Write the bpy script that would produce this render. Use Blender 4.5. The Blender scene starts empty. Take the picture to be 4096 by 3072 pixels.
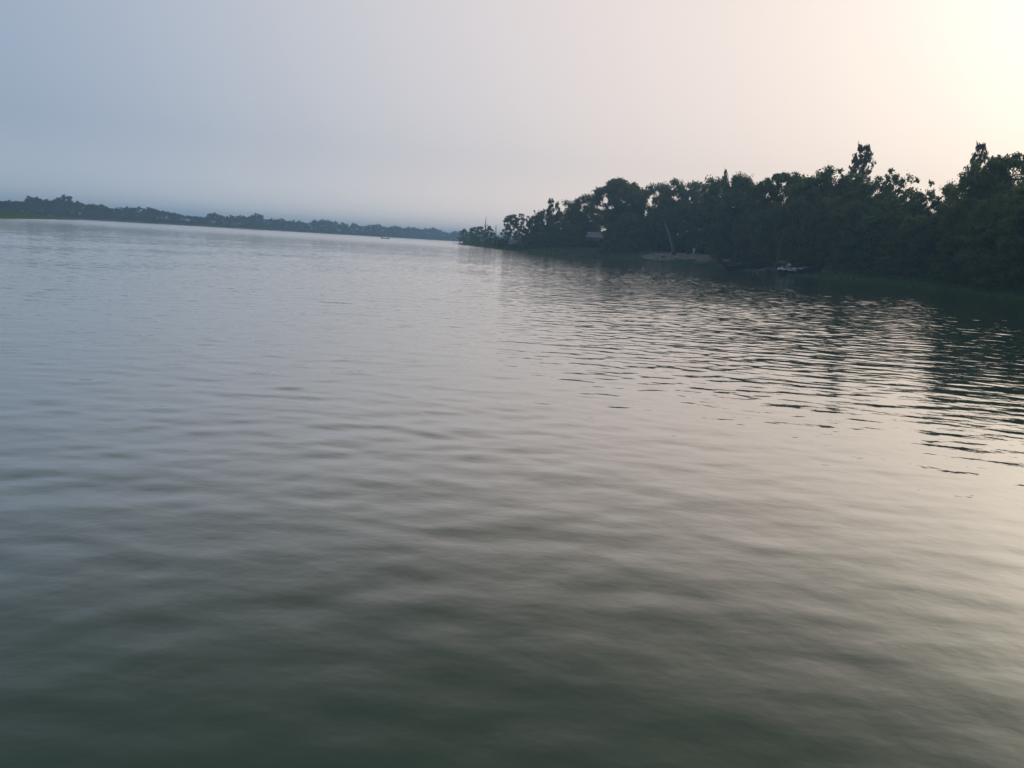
import bpy, bmesh, math, random
import numpy as np
from mathutils import Vector, Matrix
R = math.radians
rnd = random.Random(11)

# ------------------------------------------------------------------ camera
scene = bpy.context.scene
COL = scene.collection
CAM_H, F_PX = 2.2, 769.0
PITCH, ROLL = R(10.38), R(3.67)
cam_d = bpy.data.cameras.new('camera'); cam = bpy.data.objects.new('camera', cam_d); COL.objects.link(cam)
cam_d.sensor_width = 36; cam_d.lens = F_PX/1024*36; cam_d.clip_start = 0.05; cam_d.clip_end = 12000
cam.matrix_world = Matrix.Translation((0, 0, CAM_H)) @ Matrix.Rotation(R(90)-PITCH, 4, 'X') @ Matrix.Rotation(ROLL, 4, 'Z')
scene.camera = cam
CM = cam.matrix_world.to_3x3()

# ------------------------------------------------------------------ world, sun, exposure
SUN_AZ, SUN_EL = R(47), R(24)           # azimuth clockwise from +Y
SUN_DIR = Vector((math.sin(SUN_AZ)*math.cos(SUN_EL), math.cos(SUN_AZ)*math.cos(SUN_EL), math.sin(SUN_EL)))
world = bpy.data.worlds.new('World'); scene.world = world; world.use_nodes = True
wn, wl = world.node_tree.nodes, world.node_tree.links
wn.clear()
w_out = wn.new('ShaderNodeOutputWorld'); w_bg = wn.new('ShaderNodeBackground'); w_bg.inputs['Strength'].default_value = 0.10
sky = wn.new('ShaderNodeTexSky'); sky.sky_type = 'NISHITA'; sky.sun_disc = False
sky.sun_elevation = SUN_EL; sky.sun_rotation = SUN_AZ
sky.altitude = 0; sky.air_density = 1.0; sky.dust_density = 6.0; sky.ozone_density = 2.0
# thick river haze: the clear sky is veiled by a milky layer that brightens and warms around the sun
geo = wn.new('ShaderNodeTexCoord')
dot = wn.new('ShaderNodeVectorMath'); dot.operation = 'DOT_PRODUCT'; dot.inputs[1].default_value = SUN_DIR
wl.new(geo.outputs['Generated'], dot.inputs[0])
mr = wn.new('ShaderNodeMapRange'); mr.inputs['From Min'].default_value = -0.2; mr.inputs['From Max'].default_value = 1.0
wl.new(dot.outputs['Value'], mr.inputs['Value'])
ramp = wn.new('ShaderNodeValToRGB'); cr = ramp.color_ramp; cr.interpolation = 'B_SPLINE'
stops = [(0.0, (3.5, 4.2, 5.4)), (0.325, (3.7, 4.6, 6.0)), (0.45, (4.6, 5.3, 6.5)), (0.60, (6.5, 6.6, 7.1)), (0.74, (8.3, 7.6, 7.6)), (0.86, (9.6, 8.25, 7.6)), (0.94, (10.0, 8.75, 7.85)), (0.975, (10.1, 9.2, 8.2)), (1.0, (10.4, 9.8, 8.8))]
while len(cr.elements) < len(stops): cr.elements.new(0.5)
for e, (p, c) in zip(cr.elements, stops): e.position = p; e.color = (c[0]/10, c[1]/10, c[2]/10, 1)
wl.new(mr.outputs[0], ramp.inputs[0])
sc10 = wn.new('ShaderNodeVectorMath'); sc10.operation = 'SCALE'; sc10.inputs['Scale'].default_value = 10
wl.new(ramp.outputs['Color'], sc10.inputs[0])
mixs = wn.new('ShaderNodeMix'); mixs.data_type = 'RGBA'; mixs.inputs['Factor'].default_value = 0.85
wl.new(sky.outputs['Color'], mixs.inputs['A']); wl.new(sc10.outputs[0], mixs.inputs['B'])
# the veil thins towards the zenith
sep = wn.new('ShaderNodeSeparateXYZ'); wl.new(geo.outputs['Generated'], sep.inputs[0])
zen = wn.new('ShaderNodeMapRange'); zen.interpolation_type = 'SMOOTHSTEP'
for k_, v_ in (('From Min', 0.25), ('From Max', 0.85), ('To Min', 1.0), ('To Max', 0.55)): zen.inputs[k_].default_value = v_
wl.new(sep.outputs['Z'], zen.inputs['Value'])
dim = wn.new('ShaderNodeVectorMath'); dim.operation = 'SCALE'; wl.new(mixs.outputs['Result'], dim.inputs[0]); wl.new(zen.outputs[0], dim.inputs['Scale'])
# and lies thickest, palest along the horizon
hor = wn.new('ShaderNodeMapRange'); hor.interpolation_type = 'SMOOTHSTEP'
for k_, v_ in (('From Min', 0.0), ('From Max', 0.11), ('To Min', 1.0), ('To Max', 0.0)): hor.inputs[k_].default_value = v_
wl.new(sep.outputs['Z'], hor.inputs['Value'])
hm_ = wn.new('ShaderNodeMix'); hm_.data_type = 'RGBA'; hm_.inputs['A'].default_value = (1, 1, 1, 1); hm_.inputs['B'].default_value = (1.50, 1.38, 1.24, 1); wl.new(hor.outputs[0], hm_.inputs['Factor'])
hx = wn.new('ShaderNodeVectorMath'); hx.operation = 'MULTIPLY'; wl.new(dim.outputs[0], hx.inputs[0]); wl.new(hm_.outputs['Result'], hx.inputs[1])
wl.new(hx.outputs[0], w_bg.inputs['Color']); wl.new(w_bg.outputs[0], w_out.inputs[0])

sun_d = bpy.data.lights.new('sun', 'SUN'); sun_d.energy = 1.1; sun_d.angle = R(12); sun_d.color = (1, 0.86, 0.70)
sun = bpy.data.objects.new('sun', sun_d); COL.objects.link(sun)
sun.rotation_euler = SUN_DIR.to_track_quat('Z', 'Y').to_euler(); sun.location = SUN_DIR*300

scene.view_settings.view_transform = 'Standard'; scene.view_settings.look = 'None'
scene.view_settings.exposure = 0.0; scene.view_settings.gamma = 1.0; scene.view_settings.use_curve_mapping = False
scene.render.engine = 'CYCLES'
cy = scene.cycles
cy.use_denoising = True; cy.max_bounces = 6; cy.diffuse_bounces = 2; cy.glossy_bounces = 3; cy.transmission_bounces = 2
cy.volume_bounces = 4; cy.transparent_max_bounces = 8; cy.use_adaptive_sampling = False; cy.sample_clamp_indirect = 6.0
scene.render.film_transparent = False

# ------------------------------------------------------------------ helpers
def ray(x, y):
    d = CM @ Vector(((x-512)/F_PX, -(y-384)/F_PX, -1)); return d
def at(x, y, d):                     # point seen at a picture position, d metres away over the ground
    v = ray(x, y); s = d/math.hypot(v.x, v.y); return Vector((v.x*s, v.y*s, CAM_H+v.z*s))
def on_water(x, y):
    v = ray(x, y); s = -CAM_H/v.z; return Vector((v.x*s, v.y*s, 0))
def horizon_y(x): return 214.8+(x-74)*0.0641

def mesh_np(name, verts, faces):
    verts = np.asarray(verts, np.float32); faces = np.asarray(faces, np.int32)
    m = bpy.data.meshes.new(name); nv, nf, k = len(verts), len(faces), faces.shape[1]
    m.vertices.add(nv); m.vertices.foreach_set('co', verts.ravel())
    m.loops.add(nf*k); m.loops.foreach_set('vertex_index', faces.ravel())
    m.polygons.add(nf); m.polygons.foreach_set('loop_start', np.arange(0, nf*k, k, dtype=np.int32))
    m.polygons.foreach_set('loop_total', np.full(nf, k, np.int32))
    m.update(calc_edges=True); m.validate(); return m
def smooth(m): m.polygons.foreach_set('use_smooth', np.ones(len(m.polygons), bool)); return m
def obj(name, mesh, mat=None, parent=None, loc=None):
    o = bpy.data.objects.new(name, mesh); COL.objects.link(o)
    if mat is not None and not mesh.materials: mesh.materials.append(mat)
    if parent: o.parent = parent
    if loc is not None: o.location = loc
    return o
def empty(name, loc=(0, 0, 0), rz=0):
    o = bpy.data.objects.new(name, None); COL.objects.link(o); o.location = loc; o.rotation_euler = (0, 0, rz); o.empty_display_size = 0.3; return o
def tag(o, label=None, cat=None, group=None, kind=None):
    if label: o['label'] = label
    if cat: o['category'] = cat
    if group: o['group'] = group
    if kind: o['kind'] = kind
    return o
class MB:
    def __init__(s): s.bm = bmesh.new()
    def box(s, c, size, rot=None):
        r = bmesh.ops.create_cube(s.bm, size=1)
        M = Matrix.Translation(c) @ (rot.to_4x4() if rot else Matrix()) @ Matrix.Diagonal((*size, 1))
        bmesh.ops.transform(s.bm, matrix=M, verts=r['verts']); return s
    def tube(s, pts, rad, n=7):
        pts = [Vector(p) for p in pts]; rings = []
        for i, p in enumerate(pts):
            t = (pts[min(i+1, len(pts)-1)]-pts[max(i-1, 0)]).normalized()
            a = t.orthogonal().normalized(); b = t.cross(a)
            if rings:                                    # keep rings aligned
                a0 = rings[-1][1]; a = (a0-t*a0.dot(t)).normalized(); b = t.cross(a)
            vs = [s.bm.verts.new(p+(a*math.cos(2*math.pi*k/n)+b*math.sin(2*math.pi*k/n))*rad[i]) for k in range(n)]
            rings.append((vs, a))
        for (v0, _), (v1, _) in zip(rings, rings[1:]):
            for k in range(n): s.bm.faces.new((v0[k], v0[(k+1) % n], v1[(k+1) % n], v1[k]))
        s.bm.faces.new(list(reversed(rings[0][0]))); s.bm.faces.new(rings[-1][0]); return s
    def poly(s, pts): s.bm.faces.new([s.bm.verts.new(p) for p in pts]); return s
    def prism(s, pts, d):                                # closed slab: outline pts pushed along d
        a = [s.bm.verts.new(p) for p in pts]; b = [s.bm.verts.new(Vector(p)+Vector(d)) for p in pts]; n = len(pts)
        s.bm.faces.new(a); s.bm.faces.new(list(reversed(b)))
        for k in range(n): s.bm.faces.new((a[k], b[k], b[(k+1) % n], a[(k+1) % n]))
        return s
    def mesh(s, name, sm=False):
        bmesh.ops.recalc_face_normals(s.bm, faces=s.bm.faces[:]); m = bpy.data.meshes.new(name); s.bm.to_mesh(m); s.bm.free()
        return smooth(m) if sm else m
    def build(s, name, mat, parent=None, loc=None, sm=False): return obj(name, s.mesh(name, sm), mat, parent, loc)

ORD = ['first', 'second', 'third', 'fourth', 'fifth', 'sixth', 'seventh', 'eighth', 'ninth', 'tenth', 'eleventh', 'twelfth', 'thirteenth', 'fourteenth', 'fifteenth', 'sixteenth', 'seventeenth', 'eighteenth', 'nineteenth', 'twentieth']
TENS = ['', '', 'twenty', 'thirty', 'forty', 'fifty', 'sixty', 'seventy', 'eighty', 'ninety']
def ordinal(i):                              # i from 1
    if i <= 20: return ORD[i-1]
    t, u = divmod(i, 10); return (TENS[t][:-1]+'ieth') if u == 0 else TENS[t]+' '+ORD[u-1]

# ------------------------------------------------------------------ materials
def material(name, col, rough=0.8, col2=None, scale=3.0, spec=0.3, bump=0.0, detail=5, metallic=0.0):
    m = bpy.data.materials.new(name); m.use_nodes = True; n, l = m.node_tree.nodes, m.node_tree.links
    p = n['Principled BSDF']; p.inputs['Roughness'].default_value = rough; p.inputs['Specular IOR Level'].default_value = spec
    p.inputs['Metallic'].default_value = metallic
    tc = n.new('ShaderNodeTexCoord'); nz = n.new('ShaderNodeTexNoise'); nz.inputs['Scale'].default_value = scale; nz.inputs['Detail'].default_value = detail
    l.new(tc.outputs['Object'], nz.inputs['Vector'])
    c2 = col2 or tuple(c*0.6 for c in col)
    mx = n.new('ShaderNodeMix'); mx.data_type = 'RGBA'; mx.inputs['A'].default_value = (*col, 1); mx.inputs['B'].default_value = (*c2, 1)
    rp = n.new('ShaderNodeMapRange'); rp.inputs['From Min'].default_value = 0.35; rp.inputs['From Max'].default_value = 0.65
    l.new(nz.outputs['Fac'], rp.inputs['Value']); l.new(rp.outputs[0], mx.inputs['Factor']); l.new(mx.outputs['Result'], p.inputs['Base Color'])
    if bump:
        b = n.new('ShaderNodeBump'); b.inputs['Strength'].default_value = bump; l.new(nz.outputs['Fac'], b.inputs['Height']); l.new(b.outputs[0], p.inputs['Normal'])
    return m
def leaf_material(name, col, col2, trans=0.42):
    m = bpy.data.materials.new(name); m.use_nodes = True; n, l = m.node_tree.nodes, m.node_tree.links
    p = n['Principled BSDF']; p.inputs['Roughness'].default_value = 0.65; p.inputs['Specular IOR Level'].default_value = 0.2
    g = n.new('ShaderNodeNewGeometry'); oi = n.new('ShaderNodeObjectInfo')
    tc = n.new('ShaderNodeTexCoord'); nz = n.new('ShaderNodeTexNoise'); nz.inputs['Scale'].default_value = 0.75; nz.inputs['Detail'].default_value = 2
    l.new(tc.outputs['Object'], nz.inputs['Vector'])                 # leaf colour varies in soft clumps
    cl = n.new('ShaderNodeMapRange'); cl.inputs['From Min'].default_value = 0.38; cl.inputs['From Max'].default_value = 0.64; cl.inputs['To Max'].default_value = 0.5; l.new(nz.outputs['Fac'], cl.inputs['Value'])
    ad = n.new('ShaderNodeMath'); ad.operation = 'MULTIPLY_ADD'; ad.inputs[1].default_value = 0.3
    ml = n.new('ShaderNodeMath'); ml.operation = 'MULTIPLY_ADD'; ml.inputs[1].default_value = 0.3; l.new(cl.outputs[0], ml.inputs[2])
    l.new(oi.outputs['Random'], ml.inputs[0]); l.new(g.outputs['Random Per Island'], ad.inputs[0]); l.new(ml.outputs[0], ad.inputs[2])
    mx = n.new('ShaderNodeMix'); mx.data_type = 'RGBA'; mx.inputs['A'].default_value = (*col, 1); mx.inputs['B'].default_value = (*col2, 1)
    l.new(ad.outputs[0], mx.inputs['Factor']); l.new(mx.outputs['Result'], p.inputs['Base Color'])
    t = n.new('ShaderNodeBsdfTranslucent'); l.new(mx.outputs['Result'], t.inputs['Color'])
    ms = n.new('ShaderNodeMixShader'); ms.inputs[0].default_value = trans
    l.new(p.outputs[0], ms.inputs[1]); l.new(t.outputs[0], ms.inputs[2]); l.new(ms.outputs[0], n['Material Output'].inputs['Surface'])
    return m
M = dict(
    leaf=leaf_material('dark_leaf', (0.056, 0.092, 0.026), (0.148, 0.195, 0.054)),
    leaf_mid=leaf_material('green_leaf', (0.042, 0.080, 0.022), (0.155, 0.225, 0.060)),
    leaf_pale=leaf_material('pale_glare_leaf', (0.09, 0.10, 0.065), (0.15, 0.15, 0.10), 0.5),  # pale foliage; on the tall spires, glare and haze are put into this colour
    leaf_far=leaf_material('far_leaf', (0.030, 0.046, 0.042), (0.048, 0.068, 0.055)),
    bark=material('bark', (0.075, 0.065, 0.055), 0.9, (0.035, 0.03, 0.027), 4, 0.1, 0.3),
    bark_pale=material('pale_bark', (0.16, 0.15, 0.13), 0.9, (0.09, 0.085, 0.075), 5, 0.1, 0.3),
    bank=material('bank_soil_and_turf', (0.045, 0.065, 0.036), 0.95, (0.075, 0.068, 0.05), 0.35, 0.1, 0.2),
    sand=material('trodden_sand', (0.21, 0.195, 0.168), 0.95, (0.13, 0.125, 0.105), 0.8, 0.1, 0.2),
    mud=material('grey_mud', (0.25, 0.235, 0.21), 0.9, (0.15, 0.142, 0.125), 0.9, 0.2, 0.2),
    far_bank=material('far_bank_soil', (0.04, 0.055, 0.034), 0.95, (0.07, 0.068, 0.05), 0.08, 0.1),
    grass=leaf_material('bank_grass_blade', (0.05, 0.115, 0.03), (0.095, 0.18, 0.05), 0.3),
    spit=material('spit_turf', (0.06, 0.10, 0.035), 0.95, (0.04, 0.065, 0.03), 0.2, 0.1),
    tin=material('weathered_tin', (0.42, 0.44, 0.47), 0.5, (0.30, 0.31, 0.33), 2.5, 0.4),
    tin_dull=material('dull_tin', (0.16, 0.16, 0.17), 0.6, (0.10, 0.10, 0.11), 2.5, 0.3),
    thatch=material('old_thatch', (0.10, 0.085, 0.065), 0.95, (0.06, 0.05, 0.042), 5, 0.1, 0.3),
    mudwall=material('woven_wall', (0.12, 0.105, 0.085), 0.9, (0.08, 0.07, 0.058), 5, 0.1),
    farwall=material('far_house_wall', (0.22, 0.20, 0.195), 0.9, (0.24, 0.22, 0.21), 0.8, 0.1),
    farroof=material('far_house_roof', (0.26, 0.265, 0.28), 0.6, (0.19, 0.195, 0.21), 0.8, 0.3),
    dark=material('doorway_wood', (0.03, 0.026, 0.022), 0.9),
    hull=material('tarred_hull', (0.012, 0.012, 0.013), 0.75, (0.022, 0.02, 0.019), 3, 0.2, 0.15),
    deck=material('grey_planks', (0.14, 0.135, 0.125), 0.9, (0.09, 0.085, 0.08), 4, 0.1),
    redwood=material('red_stem_paint', (0.10, 0.035, 0.03), 0.8, (0.05, 0.025, 0.022), 5, 0.2),
    tarp=material('blue_tarpaulin', (0.045, 0.05, 0.16), 0.6, (0.03, 0.03, 0.10), 4, 0.3),
    sheet=material('white_sheet', (0.50, 0.54, 0.58), 0.7, (0.33, 0.37, 0.42), 5, 0.2),
    bamboo=material('bamboo', (0.16, 0.14, 0.10), 0.7, (0.10, 0.09, 0.065), 6, 0.2),
    white=material('white_cotton', (0.72, 0.72, 0.70), 0.9, (0.60, 0.60, 0.58), 4, 0.1),
    black=material('black_cloth', (0.015, 0.015, 0.018), 0.9, (0.025, 0.025, 0.028), 4, 0.1),
    greycloth=material('grey_cloth', (0.20, 0.20, 0.21), 0.9, (0.15, 0.15, 0.16), 4, 0.1),
    skin=material('skin', (0.16, 0.095, 0.065), 0.6, (0.14, 0.085, 0.058), 6, 0.3),
    hair=material('hair', (0.012, 0.011, 0.010), 0.6),
    rock=material('pale_clod', (0.30, 0.285, 0.25), 0.95, (0.20, 0.19, 0.165), 2, 0.1),
)

# ------------------------------------------------------------------ water
def build_water():
    rg = np.random.default_rng(5)
    rings = [0.25]
    while rings[-1] < 230: rings.append(rings[-1]+max(0.034, 0.0026*rings[-1]))
    while rings[-1] < 1900: rings.append(rings[-1]*1.09)
    rings = np.array(rings)
    fine = np.arange(-37, 37.01, 0.15); side = np.arange(39, 180, 3.0)
    ang = np.radians(np.concatenate([-side[::-1], fine, side])); ang = ang[ang > -math.pi]
    na, nr = len(ang), len(rings)
    RR, AA = np.meshgrid(rings, ang, indexing='ij'); X = RR*np.sin(AA); Y = RR*np.cos(AA)
    step = np.maximum(0.034, 0.0026*RR)
    # slow patches of livelier and calmer water
    A = np.ones_like(X)
    for L in (45, 28, 17, 9):
        for _ in range(3):
            t = rg.uniform(0, 2*math.pi); A += 0.13*np.sin(2*math.pi/L*(X*math.cos(t)+Y*math.sin(t))+rg.uniform(0, 6.28))
    A = np.clip(A, 0.35, 1.7)
    Z = np.zeros_like(X); N = 130; rms = 0.034
    lam = np.exp(rg.uniform(math.log(0.15), math.log(2.8), N))
    w = np.exp(-((np.log(lam)-math.log(0.52))/0.72)**2); w /= math.sqrt((w**2).sum()/2)
    main = R(97)                                   # waves run across the line of sight, crests nearly level
    for i in range(N):
        t = (main+R(16) if i % 5 < 3 else main-R(20))+rg.normal(0, 0.36 if lam[i] > 0.4 else 0.7); k = 2*math.pi/lam[i]
        a = rms*w[i]/k
        att = np.clip((lam[i]/step-2.0)/1.5, 0, 1)
        Z += a*att*np.sin(k*(X*math.cos(t)+Y*math.sin(t))+rg.uniform(0, 6.28))
    Z *= A*np.interp(RR, [0, 6, 14, 32], [.42, .48, .7, 1.0])        # calmer close by, in the lee of the photographer's boat
    V = np.stack([X, Y, Z], -1).reshape(-1, 3)
    idx = np.arange(nr*na).reshape(nr, na); nxt = np.roll(idx, -1, axis=1)
    Fq = np.stack([idx[:-1], idx[1:], nxt[1:], nxt[:-1]], -1).reshape(-1, 4)[:, ::-1]
    m = smooth(mesh_np('water', V, Fq))
    mat = bpy.data.materials.new('river_water'); mat.use_nodes = True; n, l = mat.node_tree.nodes, mat.node_tree.links
    n.remove(n['Principled BSDF'])
    body = n.new('ShaderNodeBsdfDiffuse'); body.inputs['Color'].default_value = (0.036, 0.070, 0.052, 1)      # silty green river water
    gl = n.new('ShaderNodeBsdfGlossy'); gl.inputs['Roughness'].default_value = 0.03; gl.inputs['Color'].default_value = (1, 0.975, 0.95, 1)
    lw = n.new('ShaderNodeLayerWeight'); lw.inputs['Blend'].default_value = 0.5
    pw = n.new('ShaderNodeMath'); pw.operation = 'POWER'; pw.inputs[1].default_value = 2.4; l.new(lw.outputs['Facing'], pw.inputs[0])
    fr = n.new('ShaderNodeMapRange'); fr.inputs['To Min'].default_value = 0.02; fr.inputs['To Max'].default_value = 0.98; 
    st = n.new('ShaderNodeMapRange'); st.interpolation_type = 'SMOOTHSTEP'; st.inputs['From Min'].default_value = 0.33; st.inputs['From Max'].default_value = 0.80; l.new(lw.outputs['Facing'], st.inputs['Value'])
    pr = n.new('ShaderNodeMath'); pr.operation = 'MULTIPLY'; l.new(pw.outputs[0], pr.inputs[0]); l.new(st.outputs[0], pr.inputs[1]); l.new(pr.outputs[0], fr.inputs['Value'])
    ms = n.new('ShaderNodeMixShader'); l.new(fr.outputs[0], ms.inputs[0]); l.new(body.outputs[0], ms.inputs[1]); l.new(gl.outputs[0], ms.inputs[2])
    l.new(ms.outputs[0], n['Material Output'].inputs['Surface'])
    tc = n.new('ShaderNodeTexCoord'); hs = []
    for sc, rot, st, h in ((1.35, 12, (0.55, 1, 1), 0.060), (4.5, -14, (0.75, 1, 1), 0.0060), (9, 24, (0.65, 1, 1), 0.0045)):
        mp = n.new('ShaderNodeMapping'); mp.inputs['Rotation'].default_value = (0, 0, R(rot)); mp.inputs['Scale'].default_value = st
        nz = n.new('ShaderNodeTexNoise'); nz.inputs['Scale'].default_value = sc; nz.inputs['Detail'].default_value = 2.0
        l.new(tc.outputs['Object'], mp.inputs['Vector']); l.new(mp.outputs[0], nz.inputs['Vector'])
        mu = n.new('ShaderNodeMath'); mu.operation = 'MULTIPLY'; mu.inputs[1].default_value = h; l.new(nz.outputs['Fac'], mu.inputs[0]); hs.append(mu)
    s = hs[0]
    for h in hs[1:]:
        ad = n.new('ShaderNodeMath'); ad.operation = 'ADD'; l.new(s.outputs[0], ad.inputs[0]); l.new(h.outputs[0], ad.inputs[1]); s = ad
    lee = n.new('ShaderNodeVectorMath'); lee.operation = 'LENGTH'; l.new(tc.outputs['Object'], lee.inputs[0])
    lm = n.new('ShaderNodeMapRange'); l.new(lee.outputs['Value'], lm.inputs['Value'])
    for k_, v_ in (('From Min', 4), ('From Max', 36), ('To Min', 0.40), ('To Max', 1.0)): lm.inputs[k_].default_value = v_
    sl = n.new('ShaderNodeMath'); sl.operation = 'MULTIPLY'; l.new(s.outputs[0], sl.inputs[0]); l.new(lm.outputs[0], sl.inputs[1]); s = sl
    # open, wind-ruffled water far out: ripples too small to model there become roughness
    ln = n.new('ShaderNodeVectorMath'); ln.operation = 'LENGTH'; l.new(tc.outputs['Object'], ln.inputs[0])
    ro = n.new('ShaderNodeMapRange'); ro.interpolation_type = 'SMOOTHSTEP'
    for k_, v_ in (('From Min', 100), ('From Max', 330), ('To Min', 0.03), ('To Max', 0.19)): ro.inputs[k_].default_value = v_
    l.new(ln.outputs['Value'], ro.inputs['Value']); l.new(ro.outputs[0], gl.inputs['Roughness'])
    b = n.new('ShaderNodeBump'); b.inputs['Strength'].default_value = 1.0; b.inputs['Distance'].default_value = 1.0
    l.new(s.outputs[0], b.inputs['Height'])
    for nd in (gl, lw, body): l.new(b.outputs[0], nd.inputs['Normal'])
    return tag(obj('water', m, mat), kind='structure')
build_water()

# ------------------------------------------------------------------ near bank terrain
D1 = np.array([0.97, 0.24]); D1 /= np.linalg.norm(D1); D2 = np.array([-D1[1], D1[0]])
SHORE_PX = [(1024, 301.5), (985, 295.5), (926, 288.5), (850, 281), (800, 276.5), (759, 272.5), (710, 267), (662, 262.5), (620, 259.5), (585, 256.5), (550, 254), (521, 251.6), (489, 248), (470, 245.5), (457, 244.2)]
sp = np.array([on_water(x, y)[:2] for x, y in SHORE_PX])
SE1, SE2 = sp @ D1, sp @ D2
tip = (SE1[-1], SE2[-1])
SE1 = np.concatenate([[SE1[0]+22, SE1[0]+14, SE1[0]+5], SE1, [tip[0]+4, tip[0]+22, tip[0]+90, tip[0]+260]])
SE2 = np.concatenate([[SE2[0]-160, SE2[0]-60, SE2[0]-20], SE2, [tip[1]+5, tip[1]+16, tip[1]+45, tip[1]+110]])
order = np.argsort(SE2); SE1, SE2 = SE1[order], SE2[order]
PROF_O = np.array([-12, -3, 0, 1.2, 3, 6, 9, 14, 40, 900.]); PROF_Z = np.array([-1.5, -0.5, 0.0, 0.22, 0.55, 1.35, 2.0, 2.3, 2.7, 3.2])
def shore_e1(e2): return np.interp(e2, SE2, SE1)+0.5*np.sin(e2*0.9)+0.35*np.sin(e2*2.1+1)
def bank_off(p): q = np.array(p[:2]); return float(q @ D1-shore_e1(q @ D2))
def bank_z(p): return float(np.interp(bank_off(p), PROF_O, PROF_Z))
def bank_point(e2, off):
    e1 = shore_e1(e2)+off; q = D1*e1+D2*e2; return Vector((q[0], q[1], float(np.interp(off, PROF_O, PROF_Z))))
def shore_dist(px):                          # distance from the camera to the water's edge in a picture column
    xs = [a for a, _ in SHORE_PX][::-1]; ys = [b for _, b in SHORE_PX][::-1]
    y = np.interp(px, xs, ys) if px <= 1024 else 301.5+(px-1024)*0.15
    v = on_water(px, y); return math.hypot(v.x, v.y)
def col_point(px, back): return at(px, 260, shore_dist(px)+back)
def back_for(px, z):                         # how far behind the water's edge the bank reaches height z
    b = 1.0
    while bank_z(col_point(px, b)) < z and b < 60: b += .25
    return b

def build_bank():
    rg = np.random.default_rng(3)
    e2 = np.concatenate([np.arange(SE2[0], 20, 4), np.arange(20, tip[1]+20, 0.9), np.arange(tip[1]+21, SE2[-1], 6)])
    off = np.concatenate([[-12, -6, -3, -1.2, 0], np.arange(0.7, 17, 0.75), [19, 23, 30, 40, 70, 140, 400, 900]])
    E2, O = np.meshgrid(e2, off, indexing='ij')
    E1 = shore_e1(E2)+O; Zg = np.interp(O, PROF_O, PROF_Z)
    Zg = Zg+np.where((O > 0.5) & (O < 60), rg.normal(0, 0.09, O.shape), 0)
    P = E1[..., None]*D1+E2[..., None]*D2
    V = np.concatenate([P, Zg[..., None]], -1).reshape(-1, 3)
    ni, nj = E2.shape; idx = np.arange(ni*nj).reshape(ni, nj)
    Fq = np.stack([idx[:-1, :-1], idx[:-1, 1:], idx[1:, 1:], idx[1:, :-1]], -1)[:, :, ::-1]
    ce2 = (E2[:-1, :-1]+E2[1:, 1:])/2; co = (O[:-1, :-1]+O[1:, 1:])/2
    a, b = LAND
    u = (ce2-a)/(b-a); wob = 0.05*np.sin(co*1.7)+0.05*np.sin(ce2*1.3)
    mask = (u+wob > 0) & (u+wob < 1) & (co > 3.2+1.6*np.sin(ce2*0.45)+0.8*np.sin(ce2*1.6)) & (co < 15)
    a2, b2 = MUD; u2 = (ce2-a2)/(b2-a2)+wob
    mud = (u2 > 0) & (u2 < 1) & (co > 0.6+.6*np.sin(ce2*.7)) & (co < 8.5+1.5*np.sin(ce2*.5)) & ~mask
    for nm, mk, mt in (('river_bank', ~mask & ~mud, M['bank']), ('mud_shore', mud, M['mud']), ('landing', mask, M['sand'])):
        f = Fq[mk]; used, inv = np.unique(f, return_inverse=True)
        tag(obj(nm, smooth(mesh_np(nm, V[used], inv.reshape(-1, 4))), mt), kind='structure')
lp0, lp1 = col_point(712, 8), col_point(655, 8)
LAND = (float(np.array(lp0[:2]) @ D2), float(np.array(lp1[:2]) @ D2))
lp0, lp1 = col_point(806, 3), col_point(716, 3)
MUD = (float(np.array(lp0[:2]) @ D2), float(np.array(lp1[:2]) @ D2))
build_bank()

def blades(name, pts, hmin, hmax, mat, seed, width=0.05, label=None):
    rg = np.random.default_rng(seed); P = np.asarray(pts, float); n = len(P)
    a = rg.uniform(0, 2*math.pi, n); h = rg.uniform(hmin, hmax, n); w = width*(0.6+rg.random(n))
    side = np.stack([np.cos(a), np.sin(a), 0*a], -1)*w[:, None]
    lean = np.stack([rg.normal(0, .3, n), rg.normal(0, .3, n), np.ones(n)], -1)*h[:, None]
    V = np.stack([P-side, P+side, P+lean], 1).reshape(-1, 3); Fc = np.arange(n*3).reshape(n, 3)
    return tag(obj(name, mesh_np(name, V, Fc), mat), label, 'grass', kind='stuff')
def bank_grass():
    rg = np.random.default_rng(8); pts = []
    for _ in range(52000):
        e2 = 25+(tip[1]-25)*rg.random()**1.5; off = -0.5+7.5*rg.random()**1.3
        if LAND[0] < e2 < LAND[1] and off > 3.6+1.6*math.sin(e2*0.45): continue
        if MUD[0] < e2 < MUD[1] and off > 1.2 and rg.random() < .8: continue
        p = bank_point(e2, off); pts.append((p.x, p.y, p.z-0.05))
    blades('bank_grass', pts, 0.15, 0.55, M['grass'], 4, 0.06, 'short dark green grass growing along the edge of near bank')
bank_grass()

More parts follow.
